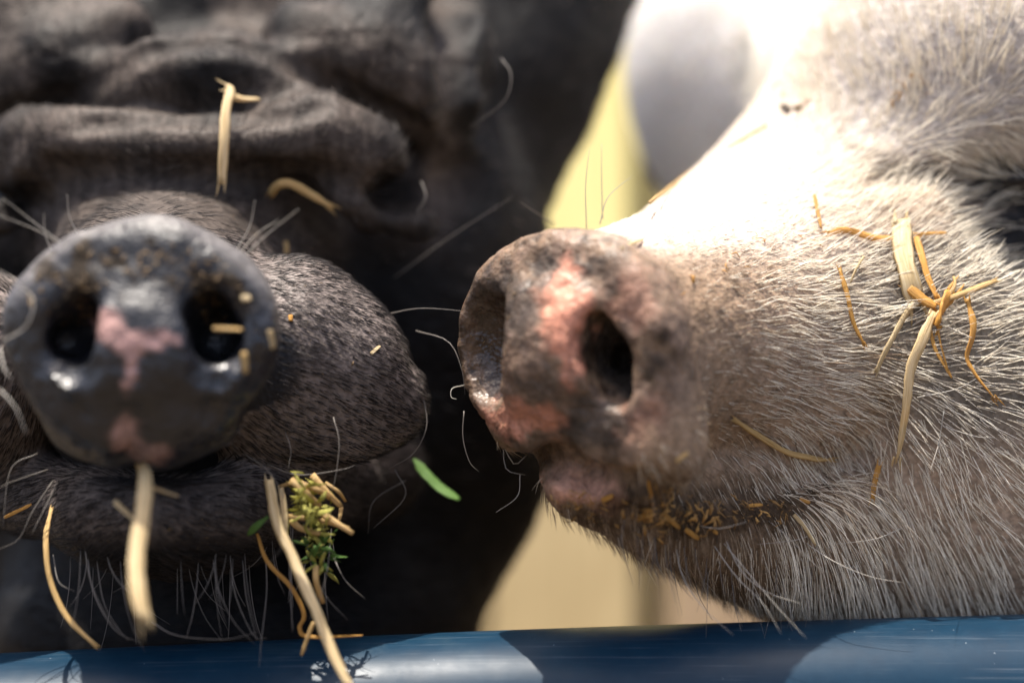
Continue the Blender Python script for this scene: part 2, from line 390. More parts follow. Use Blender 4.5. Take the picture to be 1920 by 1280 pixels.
mud = sm(.5, .62, fbm(V, 190, 4, 12)) * np.maximum.reduce([blob(160, 500, 130, 60), blob(300, 500, 120, 45), blob(400, 540, 90, 50), .5 * blob(80, 600, 60, 90)]) * front
base = base * (1 - .6 * mud[:, None]) + .6 * mud[:, None] * np.array([.040, .027, .013])
eyeb = np.maximum(blob(742, 358, 48, 34), blob(30, 375, 48, 34)) * (V[:, 1] > .53); base = base * (1 - .85 * eyeb[:, None])  # shade of the eye hollows put into the colour
gloss = np.clip(.30 + discm * (.20 + .24 * sm(540, 680, py) + .12 * sm(.5, .9, np.abs(px - 265) / 268) + .16 * sm(320, 470, px) * sm(560, 690, py)) - .3 * mud + .08 * lipm, 0, 1)
black = empty('pig', BB); tag(black, 'black wrinkled pig facing the lens with a straw in its mouth', 'pig', 'pigs at the blue rail')
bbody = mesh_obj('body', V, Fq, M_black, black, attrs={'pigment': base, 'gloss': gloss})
B_V, B_F, B_N, B_disc = V, Fq, Nn, discm

# ------------------------------------------------------------------ white pig
WB = np.array([.44, 1.05, 0.0])
g = Field(axis([(-.03, .215, .0015), (.215, .26, .004), (.26, .74, .013)]),
          axis([(.42, .58, .0015), (.58, .76, .003), (.76, .84, .006), (.84, 1.75, .014)]),
          axis([(-.01, .42, .012), (.42, .50, .004), (.50, .745, .0015), (.745, .80, .006), (.80, .98, .012)]))
g.ell((.50, 1.18, .54), (.18, .42, .19), .03)
g.cone([(.21, .74, .60), (.42, 1.0, .56)], [.115, .16], .05)
for lx, ly in ((.40, .92), (.58, .92), (.40, 1.44), (.58, 1.44)):
    g.cone([(lx, ly, .42), (lx, ly + .01, .22), (lx, ly, .03)], [.07, .045, .038], .04)
c0 = Q(1073, 648, .478); ax = nrm(np.array([.62, .76, 0]))
g.cone([c0 + ax * .011, Q(1336, 640, .540), Q(1545, 532, .61)], [.0352, .0520, .070], .02)
g.ell(Q(1800, 190, .72), (.095, .085, .10), .03)
g.ell(Q(1760, 720, .578), (.088, .072, .078), .03)         # near cheek
g.ell(Q(1830, 950, .605), (.10, .085, .065), .03)          # jowl
g.ell(Q(1845, 130, .610), (.075, .075, .052), .05)
g.ell(Q(1540, 30, .84), (.075, .06, .085), .03); g.ell(Q(1385, 170, .85), (.054, .05, .075), .09)         # far brow

# lower jaw
g.cone([Q(1092, 908, .488), Q(1200, 935, .491), Q(1420, 968, .528), Q(1750, 985, .59)], [.0118, .0165, .031, .055], .010)
# disc
u = np.array([.8, -.6, 0]); v = nrm(np.array([.06, .0, 1])); n = np.array([-.6, -.8, 0])
g.disc(c0, u, v, n, .0402, R(212, .478), .0105, .007, .005, egg=-.02, dome=.0)
g.cone([Q(960, 815, .497), Q(1080, 850, .478), Q(1220, 850, .464)], [.006, .010, .013], .012)  # upper lip under the disc
g.ell(Q(1240, 800, .468), (.012, .016, .020), .012)
aa = np.radians(np.linspace(-90, 270, 33)); g.cone([c0 + n * .0050 + u * .0338 * np.cos(t) + v * R(174, .478) * np.sin(t) for t in aa], list(.0054 + .0010 * np.sin(aa)), .006)
Rm = np.stack([u, n, v], 1)
g.ell(c0 + u * -.0255 + n * .0125 - v * .001, (.0118, .0115, .0170), .005, 'sub', Rm)      # shallow wet hollow round the far nostril
# nostrils
for tu, s in ((-.0175, -1), (.0215, 1)):
    p = c0 + u * tu + n * .011 + v * (.004 if s < 0 else -.004)
    Rm = np.stack([u, n, v], 1)
    g.ell(p, (.0055, .020, .0110) if s < 0 else (.0062, .017, .0145), .004, 'sub', Rm if s < 0 else np.stack([u * .95 + v * .3, n, v * .95 - u * .3], 1))
    g.cone([p, p - n * .024 - u * .007 * s], [.006, .005], .004, 'sub')
g.cone([Q(978, 852, .490), Q(1040, 862, .478), Q(1120, 882, .468), Q(1200, 905, .462)], [.0062, .0058, .005, .004], .005, 'sub')
# mouth line, crease behind the disc, eye hollow
groove(g, [(1035, 855), (1110, 885), (1220, 915), (1350, 925), (1480, 905), (1590, 865), (1650, 800), (1660, 760)], [.005, .0045, .0035, .003, .003, .003, .0025, .001], .008)
groove(g, [(1640, 330), (1740, 322), (1830, 310)], .003, .010)
g.ell(Q(1890, 335, g.surf(1890, 335)), (.020, .014, .011), .010, 'sub')
g.ell(Q(1975, 420, g.surf(1975, 420)), (.03, .020, .030), .016, 'sub')
WF = g
V, Fq = g.mesh(); V = relax(V, Fq, 2); Nn = vnormals(V, Fq); px, py = to_px(V)
rel = V - c0; ru, rv, rn = rel @ u, rel @ v, rel @ n
wdisc = np.sqrt((ru / .0425) ** 2 + (rv / .038) ** 2)
discm = sm(1.22, .90, wdisc + .25 * (fbm(V, 150, 2, 52) - .5)) * sm(-.018, -.006, rn); hole = sm(.009, .005, rn + .004 * wdisc ** 2) * (wdisc < .8)
front = discm * sm(.3, .8, Nn @ n)
V = V + Nn * ((fbm(V, 330, 3, 9) - .5) * .0012 * (1 - discm) + ((fbm(V, 130, 3, 5) - .5) * .0028 - .0008 * sm(.07, .0, np.abs(fbm(V, 240, 2, 60) - .5))) * discm
              + (fbm(V * np.array([1, 1, .6]), 110, 3, 15) - .5) * .003 * (1 - discm) * sm(1500, 1200, px) * (V[:, 1] < .6))[:, None]
base = np.tile(np.array([.35, .265, .195]), (len(V), 1)) * (.7 + .6 * fbm(V, 80, 3, 21))[:, None]
grey = (sm(1.25, .5, np.sqrt(((px - 1880) / 340) ** 2 + ((py - 600) / 260) ** 2)))[:, None]
base = base * (1 - grey) + grey * np.array([.15, .13, .105]) * (.6 + .8 * fbm(V, 70, 3, 22))[:, None]
wx = px + (fbm(V, 260, 3, 26) - .5) * 70; wy = py + (fbm(V, 260, 3, 27) - .5) * 70
brd = sm(560, 400, py) * sm(1080, 1180, px) * (V[:, 1] < .75) * (1 - sm(1500, 1700, px)); base = base * (1 - .7 * brd[:, None]) + .7 * brd[:, None] * np.array([.58, .50, .43])  # bridge skin coloured lighter for the sunlight on it
mz = sm(1600, 1330, px + 60 * (fbm(V, 90, 2, 53) - .5)) * sm(430, 520, py) * (V[:, 1] < .56); base = base * (1 - .75 * mz[:, None]) + .75 * mz[:, None] * np.array([.26, .175, .11]) * (.6 + .8 * fbm(V, 160, 3, 54))[:, None]
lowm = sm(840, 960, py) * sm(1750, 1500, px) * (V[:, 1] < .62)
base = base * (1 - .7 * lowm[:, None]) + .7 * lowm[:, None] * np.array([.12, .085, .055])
d1 = np.array([.120, .080, .052]) * (.2 + 1.6 * sm(.25, .75, fbm(V, 260, 4, 24)))[:, None]
d2 = np.array([.22, .15, .11]) * (.5 + fbm(V, 300, 3, 59))[:, None]
mixd = sm(.46, .60, fbm(V, 85, 3, 25))[:, None]
dcol = d1 * (1 - .6 * mixd) + d2 * .6 * mixd
base = base * (1 - discm[:, None]) + dcol * discm[:, None]
pk = np.maximum.reduce([blob(1060, 592, 46, 72), blob(1060, 520, 20, 45), .8 * blob(1072, 680, 18, 50), .8 * blob(975, 785, 75, 34), .25 * blob(1190, 560, 40, 60), .25 * blob(1220, 800, 50, 60)]) * discm * sm(.003, .0075, rn + .003 * wdisc)
base = base * (1 - pk[:, None]) + pk[:, None] * np.array([.52, .235, .155]) * (.75 + .5 * fbm(V, 250, 3, 28))[:, None]
dk = np.maximum.reduce([hole, blob(1060, 500, 70, 22) * .7, blob(1110, 790, 60, 55) * .8, blob(1030, 720, 60, 25) * .6, blob(940, 570, 60, 70) * .75]) * np.maximum(discm, hole) * (1 - .8 * pk * (1 - hole))
base = base * (1 - dk[:, None]) + dk[:, None] * np.array([.055, .044, .036]) * (.6 + .8 * fbm(V, 200, 3, 29))[:, None]
lip = np.maximum(blob(1085, 905, 65, 45), .7 * blob(1140, 945, 40, 30)) * (1 - discm) * (V[:, 1] < .52)
base = base * (1 - lip[:, None]) + lip[:, None] * np.array([.50, .28, .20])
dirt = np.maximum.reduce([blob(1250, 960, 140, 55), blob(1420, 955, 130, 40), blob(1010, 860, 40, 30), blob(1130, 975, 60, 30)]) * (V[:, 1] < .55)
dirt = dirt * sm(.25, .5, fbm(V, 150, 3, 30))
base = base * (1 - .8 * dirt[:, None]) + .8 * dirt[:, None] * np.array([.05, .032, .018])
brw = sm(1480, 1600, px) * sm(360, 250, py) * (V[:, 1] < .9); base = base * (1 - brw[:, None]) + brw[:, None] * np.array([.42, .38, .35])
farw = (V[:, 1] > .68) * sm(1560, 1480, px); base = base * (1 - farw[:, None]) + farw[:, None] * np.array([.86, .84, .82])  # far brow painted white as if sunlit, though the head shades it
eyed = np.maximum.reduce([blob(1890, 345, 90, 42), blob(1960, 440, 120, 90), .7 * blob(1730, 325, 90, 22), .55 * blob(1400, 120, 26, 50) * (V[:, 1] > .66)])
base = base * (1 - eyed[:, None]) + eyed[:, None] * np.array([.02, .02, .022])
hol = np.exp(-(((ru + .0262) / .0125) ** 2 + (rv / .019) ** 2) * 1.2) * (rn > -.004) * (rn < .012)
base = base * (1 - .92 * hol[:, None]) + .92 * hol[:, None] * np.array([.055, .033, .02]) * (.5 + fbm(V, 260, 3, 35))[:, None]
gloss = np.clip(.26 + .24 * discm + .5 * hol, 0, 1) + .4 * blob(940, 670, 40, 35) * discm
white = empty('pig', WB); tag(white, 'white haired pig in profile with a pink patched snout', 'pig', 'pigs at the blue rail')
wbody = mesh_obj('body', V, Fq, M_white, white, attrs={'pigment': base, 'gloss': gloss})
W_V, W_F, W_N, W_disc, W_eye, W_dirt = V, Fq, Nn, discm, eyed, dirt

bvh = {}
for key, VV, FF in (('b', B_V, B_F), ('w', W_V, W_F)):
    m = VV[:, 1] < .95; fm = m[FF].all(1)
    bvh[key] = BVHTree.FromPolygons([tuple(p) for p in VV], [tuple(q) for q in FF[fm]])
def hit(px_, py_, lift=0.0, which='bw'):
    o = Vector((0, 0, H)); dr = Vector(Q(px_, py_, .5)) - o; L = dr.normalized(); best = None
    for k in which:
        r = bvh[k].ray_cast(o, L, 1.2)
        if r[0] is not None and (best is None or r[3] < best[3]): best = r
    if best is None: return None, None
    return np.array(best[0] - L * lift), np.array(best[1])

# eyes
def ball(name, c, r, parent, m):
    th = np.linspace(0, math.pi, 13); ph = np.linspace(0, 2 * math.pi, 20, endpoint=False)
    VV = [(c[0] + r * math.sin(a) * math.cos(b), c[1] + r * math.sin(a) * math.sin(b), c[2] + r * math.cos(a)) for a in th for b in ph]
    FF = [(i * 20 + j, (i + 1) * 20 + j, (i + 1) * 20 + (j + 1) % 20, i * 20 + (j + 1) % 20) for i in range(12) for j in range(20)]
    return mesh_obj(name, VV, FF, m, parent)
for x, y in ((744, 358), (30, 375)):
    p, _ = hit(x, y, -.0105, 'b'); ball('eye', p, .0085, black, M_eye)
p, _ = hit(1905, 340, -.006, 'w'); ball('eye', p, .0095, white, M_eye)

# ------------------------------------------------------------------ fur
def tri_sample(V, Fq, Nn, wgt, count):
    T = np.vstack([Fq[:, [0, 1, 2]], Fq[:, [0, 2, 3]]])
    ar = np.linalg.norm(np.cross(V[T[:, 1]] - V[T[:, 0]], V[T[:, 2]] - V[T[:, 0]]), axis=1) * wgt[T].mean(1)
    i = rng.choice(len(T), count, p=ar / ar.sum()); r1 = np.sqrt(rng.random(count)); r2 = rng.random(count)
    bw = np.stack([1 - r1, r1 * (1 - r2), r1 * r2], 1)
    P = (V[T[i]] * bw[:, :, None]).sum(1); N = nrm((Nn[T[i]] * bw[:, :, None]).sum(1)); return P, N
def inview(V, Nn, facing=.45):
    x, y = to_px(V); d = nrm(V - np.array([0, 0, H]))
    return ((x > -420) & (x < 2340) & (y > -330) & (y < 1500) & ((Nn * d).sum(1) < facing) & (V[:, 1] < .95)).astype(float)
def grow(P, N, flow, L, rise, droop, jit, m=5, clump=0.0):
    fl = flow + rng.normal(0, jit, P.shape) + (np.stack([fbm(P, 140, 2, s) for s in (41, 42, 43)], 1) - .5) * clump
    tg = nrm(fl - N * (fl * N).sum(1, keepdims=True))
    rise = rise[:, None] * (.6 + .8 * rng.random((len(P), 1)))
    out = [P - N * .0002]; d = nrm(tg * (1 - rise) + N * rise)
    for k in range(m - 1):
        out.append(out[-1] + d * (L / (m - 1))[:, None])
        d = nrm(d + (tg * .10 + np.array([0, 0, -1.0]) * droop[:, None]))
    return np.stack(out, 1)
taper = np.array([1, .95, .8, .55, .12])

# white pig: bristles lying back from the snout, longest on cheek and jaw
wgt = inview(W_V, W_N) * (1 - sm(.05, .5, W_disc))
pxv, pyv = to_px(W_V)
wgt *= 1 - .45 * sm(1450, 1700, pxv)
wgt *= 1 - .75 * np.clip(np.exp(-(((pxv - 1090) / 75) ** 2 + ((pyv - 915) / 50) ** 2)) * 1.6, 0, 1)
P, N = tri_sample(W_V, W_F, W_N, wgt, 115000)
x, y = to_px(P)
flow = np.tile(np.array([.66, .70, .02]), (len(P), 1))
low = sm(760, 960, y) * sm(1950, 1500, x); high = sm(330, 80, y) * sm(1350, 1700, x); mid = sm(600, 820, y) * sm(1350, 1650, x) * (1 - low)
flow = flow + low[:, None] * np.array([-.52, -.40, -1.35]) + high[:, None] * np.array([-.35, 0, .95]) + mid[:, None] * np.array([0, 0, -.35])
flow = flow + (sm(900, 1080, y) * sm(1500, 1800, x))[:, None] * np.array([0, 0, -.4])
L = .0035 + .0070 * sm(1300, 1640, x) + .004 * low + .002 * sm(200, 0, y)
L = np.where((x < 1500) & (y < 480), L * .8, L) * (.4 + 1.05 * rng.random(len(P)))
rise = .20 + .16 * sm(1350, 1700, x) + .1 * low
Hp = grow(P, N, flow, L, rise, .02 + .10 * low, .13, 5, .95)
rad = np.outer(.000085 + .00006 * rng.random(len(P)), taper) * (.7 + .45 * sm(1250, 1650, x))[:, None]
# dark tufts round the eye, pale elsewhere
dist = np.minimum(((x - 1965) / 130) ** 2 + ((y - 420) / 90) ** 2, ((x - 1890) / 75) ** 2 + ((y - 338) / 36) ** 2)
isd = (dist + .5 * rng.random(len(P)) < 1) & (rng.random(len(P)) < .8)
mud = np.maximum(np.exp(-((x - 1300) / 190) ** 2 - ((y - 955) / 52) ** 2), .9 * np.exp(-((x - 1080) / 90) ** 2 - ((y - 930) / 70) ** 2)) > .25 + .6 * rng.random(len(P))
mud |= (x < 1450) & (y > 450) & (rng.random(len(P)) < .85 * sm(1520, 1300, x)); mud |= (y > 600) & (x < 1700) & (rng.random(len(P)) < .18)
mline = np.interp(x, [1000, 1110, 1220, 1350, 1480, 1590], [860, 915, 955, 960, 945, 880])
grit = (np.exp(-((y - mline) / 34) ** 2) * sm(1000, 1060, x) * sm(1620, 1420, x) > .15 + .85 * rng.random(len(P))) & ~((x < 1150) & (y < 940) & (x > 1040)) & ~isd
mud &= ~isd & ~grit; pl = ~isd & ~mud & ~grit
M_gritfur = hair_mat('caked fur', (.012, .008, .005), (.08, .05, .025), .5, .1, .25)
tag(hair_obj('caked_fur', Hp[grit], rad[grit], M_gritfur, white), kind='stuff')
M_mudfur = hair_mat('soiled fur', (.09, .058, .034), (.44, .33, .22), .5, .2, .3)
tag(hair_obj('fur', Hp[pl], rad[pl], M_whitefur, white), kind='stuff')
tag(hair_obj('soiled_fur', Hp[mud], rad[mud], M_mudfur, white), kind='stuff')
tag(hair_obj('dark_fur', Hp[isd], rad[isd], M_blackfur, white), kind='stuff')

# black pig: short dark bristles
wgt = inview(B_V, B_N) * (1 - sm(.05, .5, B_disc))
pxv, pyv = to_px(B_V)
lipv = sm(.60, .54, B_V[:, 1]) * (pyv > 440)
wgt *= .35 + 2.2 * lipv
P, N = tri_sample(B_V, B_F, B_N, wgt, 85000)
x, y = to_px(P); lip = sm(.58, .54, P[:, 1]) * (y > 440)
sx = np.sign(x - 290)
flow = np.stack([.9 * sx, .45 + 0 * x, -.15 - .25 * lip], 1)
fc = sm(400, 250, y); flow = flow * (1 - fc)[:, None] + fc[:, None] * np.stack([.5 * (x - 400) / 400, .3 + 0 * x, .9 + 0 * x], 1)
L = (.0055 - .0010 * lip) * (.6 + .7 * rng.random(len(P)))
Hp = grow(P, N, flow, L, .24 - .06 * lip, .015 + 0 * x, .09, 5, .5)
rad = np.outer(.00008 + .00007 * rng.random(len(P)), taper)
pale = rng.random(len(P)) < (.10 + .14 * lip) * (y < 900)
tag(hair_obj('fur', Hp[~pale], rad[~pale], M_blackfur, black), kind='stuff')
M_greyfur = hair_mat('grey fur', (.06, .054, .05), (.22, .19, .17), .4, .2, .3)
tag(hair_obj('grey_fur', Hp[pale], rad[pale], M_greyfur, black), kind='stuff')

# ------------------------------------------------------------------ strips, stems and whiskers as solid meshes
def spline(pts, n):
    p = np.asarray(pts, float)
    if len(p) == 2: return p[0] + (p[1] - p[0]) * np.linspace(0, 1, n)[:, None]
    a = np.vstack([2 * p[0] - p[1], p, 2 * p[-1] - p[-2]]); out = []
    ts = np.linspace(0, len(p) - 1 - 1e-6, n)
    for t in ts:
        i = int(t); q = t - i; p0, p1, p2, p3 = a[i:i + 4]
        out.append(.5 * (2 * p1 + (p2 - p0) * q + (2 * p0 - 5 * p1 + 4 * p2 - p3) * q * q + (3 * p1 - p0 - 3 * p2 + p3) * q ** 3))
    return np.array(out)
def strip(C, wd, flat=.4, sides=8, side=None, wob=.06, twist=0.0, groove_=.25):
    """tube of elliptic section round the curve C; wd: half widths; flat: thickness over width"""
    n = len(C); T = nrm(np.gradient(C, axis=0)); wd = np.broadcast_to(wd, n) * (1 + wob * (rng.random(n) - .5) * 2)
    ref = np.array([0, 1.0, 0]) if side is None else np.asarray(side)
    VV = []; up = nrm(ref - T * (T @ ref)[:, None]); sd = np.cross(T, up)
    for k in range(n):
        ca, sa = math.cos(twist * k / n), math.sin(twist * k / n)
        s_, u_ = sd[k] * ca + up[k] * sa, up[k] * ca - sd[k] * sa
        for j in range(sides):
            a = 2 * math.pi * j / sides; rr = 1 - groove_ * (abs(math.sin(a)) ** 3)
            VV.append(C[k] + wd[k] * (s_ * math.cos(a) + u_ * math.sin(a) * flat * rr))
    FF = [(i * sides + j, i * sides + (j + 1) % sides, (i + 1) * sides + (j + 1) % sides, (i + 1) * sides + j) for i in range(n - 1) for j in range(sides)]
    FF += [tuple(range(sides - 1, -1, -1)), tuple((n - 1) * sides + j for j in range(sides))]
    aj = np.tile(np.arange(sides) / sides * 6.283, n); tt = np.repeat(np.concatenate([[0], np.cumsum(np.linalg.norm(np.diff(C, axis=0), axis=1))]), sides)
    FB = np.stack([np.cos(aj), np.sin(aj), tt * 60], 1) + rng.random(3) * 20
    return np.array(VV), FF, FB
def join(parts):
    VV, FF, o, FB = [], [], 0, []
    for v_, f_, b_ in parts:
        VV.append(v_); FB.append(b_); FF += [tuple(i + o for i in q) for q in f_]; o += len(v_)
    return np.vstack(VV), FF, np.vstack(FB)
def pts3(pts, lift=.0006, dflt=.5):
    """(px, py, depth) or (px, py): the latter lies on the pig's skin, a little proud of it"""
    out = []
    for p in pts:
        if len(p) == 3 and 1540 < p[0] < 1900 and 400 < p[1] < 880:
            h, _ = hit(p[0], p[1], .0020 + max(0, .494 - p[2]) * .45, 'w')
            if h is not None: out.append(h); continue
        if len(p) == 3: out.append(Q(*p)); continue
        h, _ = hit(p[0], p[1], lift); out.append(h if h is not None else Q(p[0], p[1], dflt))
    return np.array(out)
SEEN_LABELS = []
def straw(name, label, pts, wpx, m, group=None, flat=.4, cat='straw', lift=.0012, n=18, twist=.6, ends=(.8, .7), branches=(), side=None):
    C = spline(pts3(pts, lift), n); d = C[:, 1].mean(); wpx = wpx * .9
    C = C + (fbm(C, 90, 2, int(rng.integers(99)))[:, None] - .5) * R(wpx, d) * .7 * nrm(rng.normal(size=3))
    t = np.linspace(0, 1, n); prof = np.minimum(1, ends[0] + (1 - ends[0]) * t * 6) * np.minimum(1, ends[1] + (1 - ends[1]) * (1 - t) * 6)
    parts = [strip(C, R(wpx / 2, d) * prof, flat, 8, side, .08, twist)]
    for bp, bw in branches:
        Cb = spline(pts3(bp, lift), 10); parts.append(strip(Cb, R(bw / 2, Cb[:, 1].mean()) * np.linspace(1, .5, 10), flat, 6, None, .1, twist))
    if wpx > 9 and n > 8 and cat == 'straw':
        for e_ in (0, 1):
            for s_ in (-1, 1):                 # split, frayed ends
                Ce = C[:4] if e_ == 0 else C[-4:][::-1]; T_ = nrm(Ce[0] - Ce[1]); sd_ = nrm(np.cross(T_, np.array([0, 1.0, 0]))); l_ = R(wpx * (.4 + 1.1 * rng.random()), d)
                b0 = Ce[1] + sd_ * s_ * R(wpx * .28, d); parts.append(strip(spline([b0, Ce[0] + sd_ * s_ * R(wpx * .30, d), Ce[0] + T_ * l_ + sd_ * s_ * R(wpx * (.2 + .35 * rng.random()), d)], 5), R(wpx * .13, d) * np.array([.8, 1, .9, .6, .15]), .5, 5))
    VV, FF, FB = join(parts)
    o = mesh_obj(name, VV, FF, m, None, tuple(C[0]), True, {'fibre': FB}); tag(o, label, cat, group); return o
G1 = 'hay straws on and around the pigs'
# straws on the black pig and in its mouth
straw('straw', 'thick tan straw hanging straight out of the black pig\'s mouth', [(258, 850, .462), (272, 900, .442), (268, 960, .433), (256, 1040, .425), (258, 1100, .420), (272, 1162, .416)], 33, M_pale, G1, .5, ends=(.6, .85), branches=[([(215, 940, .449), (258, 980, .442)], 11), ([(280, 912, .445), (335, 930, .449)], 8)])
straw('straw', 'long straight straw slanting from the hay clump down over the blue rail', [(505, 900, .475), (520, 980, .470), (560, 1070, .464), (605, 1180, .455), (655, 1292, .447)], 22, M_pale, G1, .55, n=24, ends=(.9, .7))
straw('straw', 'short upright straw beside the long slanting one under the black lip', [(526, 915, .482), (534, 960, .478), (536, 1000, .475)], 14, M_pale, G1, .5)
straw('straw', 'thin curved hay blade hanging left of the black pig\'s chin down to the rail', [(98, 950, .49), (86, 1010, .482), (92, 1080, .478), (122, 1150, .475), (182, 1212, .472)], 11, M_straw, G1, .4, ends=(.5, .5))
straw('straw', 'thin brown hay stem curling below the hay clump towards the rail', [(482, 1000, .485), (500, 1050, .48), (545, 1100, .478), (570, 1150, .478), (562, 1175, .478), (580, 1192, .478), (680, 1190, .48)], 9, M_orange, G1, .5, n=30, ends=(.7, .4))
straw('straw', 'short upright straw leaning over the rail under the hay clump', [(588, 1165, .472), (565, 1228, .470)], 9, M_straw, G1)
straw('straw', 'bent straw with a side arm standing on the black pig\'s nose folds', [(424, 165, .546), (416, 200, .541), (424, 168, .541)][:1] + [(432, 172, .545), (424, 205, .541), (420, 270, .537), (416, 345, .537)], 21, M_pale, G1, .6, ends=(.8, .9), branches=[([(430, 180, .545), (455, 186, .548), (486, 186, .553)], 15)])
straw('straw', 'arched straw lying beside the black pig\'s eye', [(508, 366, .555), (522, 345, .551), (545, 343, .551), (580, 362, .553), (622, 388, .556)], 19, M_straw, G1, .6, ends=(.9, .4))
straw('straw', 'tiny straw standing in the left nostril of the black snout', [(203, 538, .434), (214, 595, .436)], 11, M_pale, G1)
straw('straw', 'short straw stuck on the rim of the black pig\'s right nostril', [(328, 622, .436), (355, 668, .435)], 17, M_straw, G1)
straw('straw', 'thin straw crossing the black pig\'s right nostril', [(400, 615, .435), (455, 617, .434)], 8, M_straw, G1)
straw('straw', 'tan chip stuck flat on the right side of the black snout', [(459, 658), (461, 700)], 16, M_straw, G1, .2, lift=.0005, n=6)
straw('straw', 'pale chip high on the right rim of the black snout', [(452, 560), (470, 556)], 16, M_pale, G1, .2, lift=.0005, n=6)
straw('straw', 'pale sliver on the outer right edge of the black snout', [(505, 620), (512, 655)], 15, M_pale, G1, .2, lift=.0005, n=6)
straw('straw', 'small bright sliver on the black pig\'s upper lip', [(695, 663), (712, 648)], 8, M_pale, G1, .3, lift=.0008, n=6)
straw('straw', 'orange speck of hay on the lip just right of the black snout', [(545, 590), (545, 602)], 10, M_orange, G1, .3, lift=.0008, n=6)
straw('straw', 'tan tuft of chaff on top of the black pig\'s lip', [(535, 452), (537, 475)], 14, M_straw, G1, .4, n=6)
straw('straw', 'orange sliver among the whiskers left of the black pig\'s mouth', [(8, 970, .50), (60, 945, .50)], 8, M_orange, G1)
# hay clump under the black lip
def clump():
    cl = empty('hay_clump', Q(590, 935, .49)); tag(cl, 'green and tan clump of hay hanging under the black lip', 'hay', G1)
    r = random.Random(3)
    st = [((545, 900), (600, 950), 16), ((585, 890), (640, 950), 14), ((560, 905), (620, 935), 12), ((540, 968), (655, 990), 11), ((545, 975), (600, 1000), 14), ((600, 960), (662, 1000), 13), ((525, 912), (560, 890), 8), ((640, 950), (632, 980), 8), ((592, 1060), (606, 1130), 13), ((610, 905), (648, 940), 8)]
    for a, b, w_ in st:
        d = .482 + r.uniform(-.006, .006); C = spline([Q(*a, d), Q((a[0] + b[0]) / 2 + r.uniform(-8, 8), (a[1] + b[1]) / 2 + r.uniform(-5, 5), d - .002), Q(*b, d + r.uniform(-.004, .004))], 8)
        VV, FF, FB = strip(C, R(w_ / 2, d) * np.linspace(1, .7, 8), .5, 7); mesh_obj('stem', VV, FF, r.choice([M_pale, M_straw, M_straw]), cl, None, True, {'fibre': FB})
    for i in range(120):
        t = r.random(); cx = 568 + 36 * t + r.gauss(0, 15 - 6 * t); cy = 900 + 165 * t + r.gauss(0, 9); d = .482 + r.uniform(-.008, .008); a = r.uniform(0, 6.28); l = r.uniform(16, 42)
        C = spline([Q(cx, cy, d), Q(cx + math.cos(a) * l * .5 + r.uniform(-4, 4), cy + math.sin(a) * l * .5, d - .002), Q(cx + math.cos(a) * l, cy + math.sin(a) * l, d + r.uniform(-.003, .003))], 6)
        VV, FF, FB = strip(C, R(r.uniform(2, 5.5), d) * np.array([.5, .9, 1, .9, .6, .15]), .08, 6, nrm(np.array([r.gauss(0, .5), 1, r.gauss(0, .5)])), .1, r.uniform(-1.5, 1.5))
        mesh_obj('leaf', VV, FF, M_moss if t < .62 or r.random() < .4 else M_green, cl, None, True, {'fibre': FB})
    C = spline([Q(464, 1003, .478), Q(482, 985, .476), Q(503, 968, .478)], 8)
    VV, FF, FB = strip(C, R(7, .477) * np.array([.2, .7, 1, 1, .9, .7, .5, .4]), .15); mesh_obj('leaf', VV, FF, M_green, cl, None, True, {'fibre': FB})
M_moss = plain_mat('yellow green hay', [(.3, (.28, .27, .04)), (.55, (.50, .47, .10)), (.85, (.66, .60, .24))], 3.0, .6, .35, (1, 1, .35), .4, .6, True)
clump()
straw('grass', 'single fresh green grass blade below the black pig\'s cheek', [(775, 862, .545), (800, 890, .541), (832, 920, .538), (862, 938, .537)], 21, M_green, None, .08, 'grass blade', ends=(.12, .45), twist=.9)
# straws on the white pig's cheek
straw('straw', 'broad bleached straw blade standing on the white pig\'s cheek', [(1690, 412, .492), (1694, 450, .488), (1700, 500, .487), (1712, 545, .490), (1720, 575, .495)], 42, M_pale, G1, .14, ends=(.95, .5), side=(.3, 1, .2), twist=.5)
straw('straw', 'golden blade running down right beside the broad bleached one', [(1716, 440, .493), (1728, 480, .490), (1740, 520, .489), (1758, 560, .489)], 16, M_orange, G1, .25)
straw('straw', 'curled golden leaf sheath at the middle of the cheek tangle', [(1788, 545, .487), (1775, 565, .484), (1765, 590, .483), (1755, 610, .487)], 34, M_orange, G1, .35, ends=(.3, .5), twist=2.2)
straw('straw', 'golden twig pointing right from the tangle on the white cheek', [(1745, 570, .488), (1785, 558, .485), (1830, 540, .485), (1868, 525, .487)], 12, M_straw, G1, .5, branches=[([(1775, 562, .486), (1790, 535, .484), (1788, 518, .487)], 9)])
straw('straw', 'thick golden stalk joining the broad blade to the tangle', [(1705, 540, .490), (1730, 560, .488), (1755, 575, .487)], 22, M_orange, G1, .5)
straw('straw', 'long pale blade hanging from the tangle to the white pig\'s mouth', [(1752, 585, .486), (1730, 635, .484), (1708, 690, .482), (1700, 750, .481), (1692, 810, .482), (1680, 868, .485)], 25, M_pale, G1, .22, n=24, ends=(.45, .35), twist=.9)
straw('straw', 'thin pale stem slanting down left from the broad bleached blade', [(1718, 562, .491), (1690, 605, .489), (1665, 650, .488), (1642, 697, .489)], 13, M_pale, G1, .5)
straw('straw', 'kinked golden blade right of the tangle on the white cheek', [(1812, 560, .489), (1822, 605, .488), (1822, 635, .487), (1812, 670, .487), (1830, 705, .487), (1868, 752, .490)], 17, M_orange, G1, .35, n=26, ends=(.3, .6), twist=1.4)
straw('straw', 'thin golden thread hanging below the curled leaf sheath', [(1742, 600, .489), (1752, 650, .488), (1775, 690, .488), (1785, 708, .489)], 8, M_orange, G1)
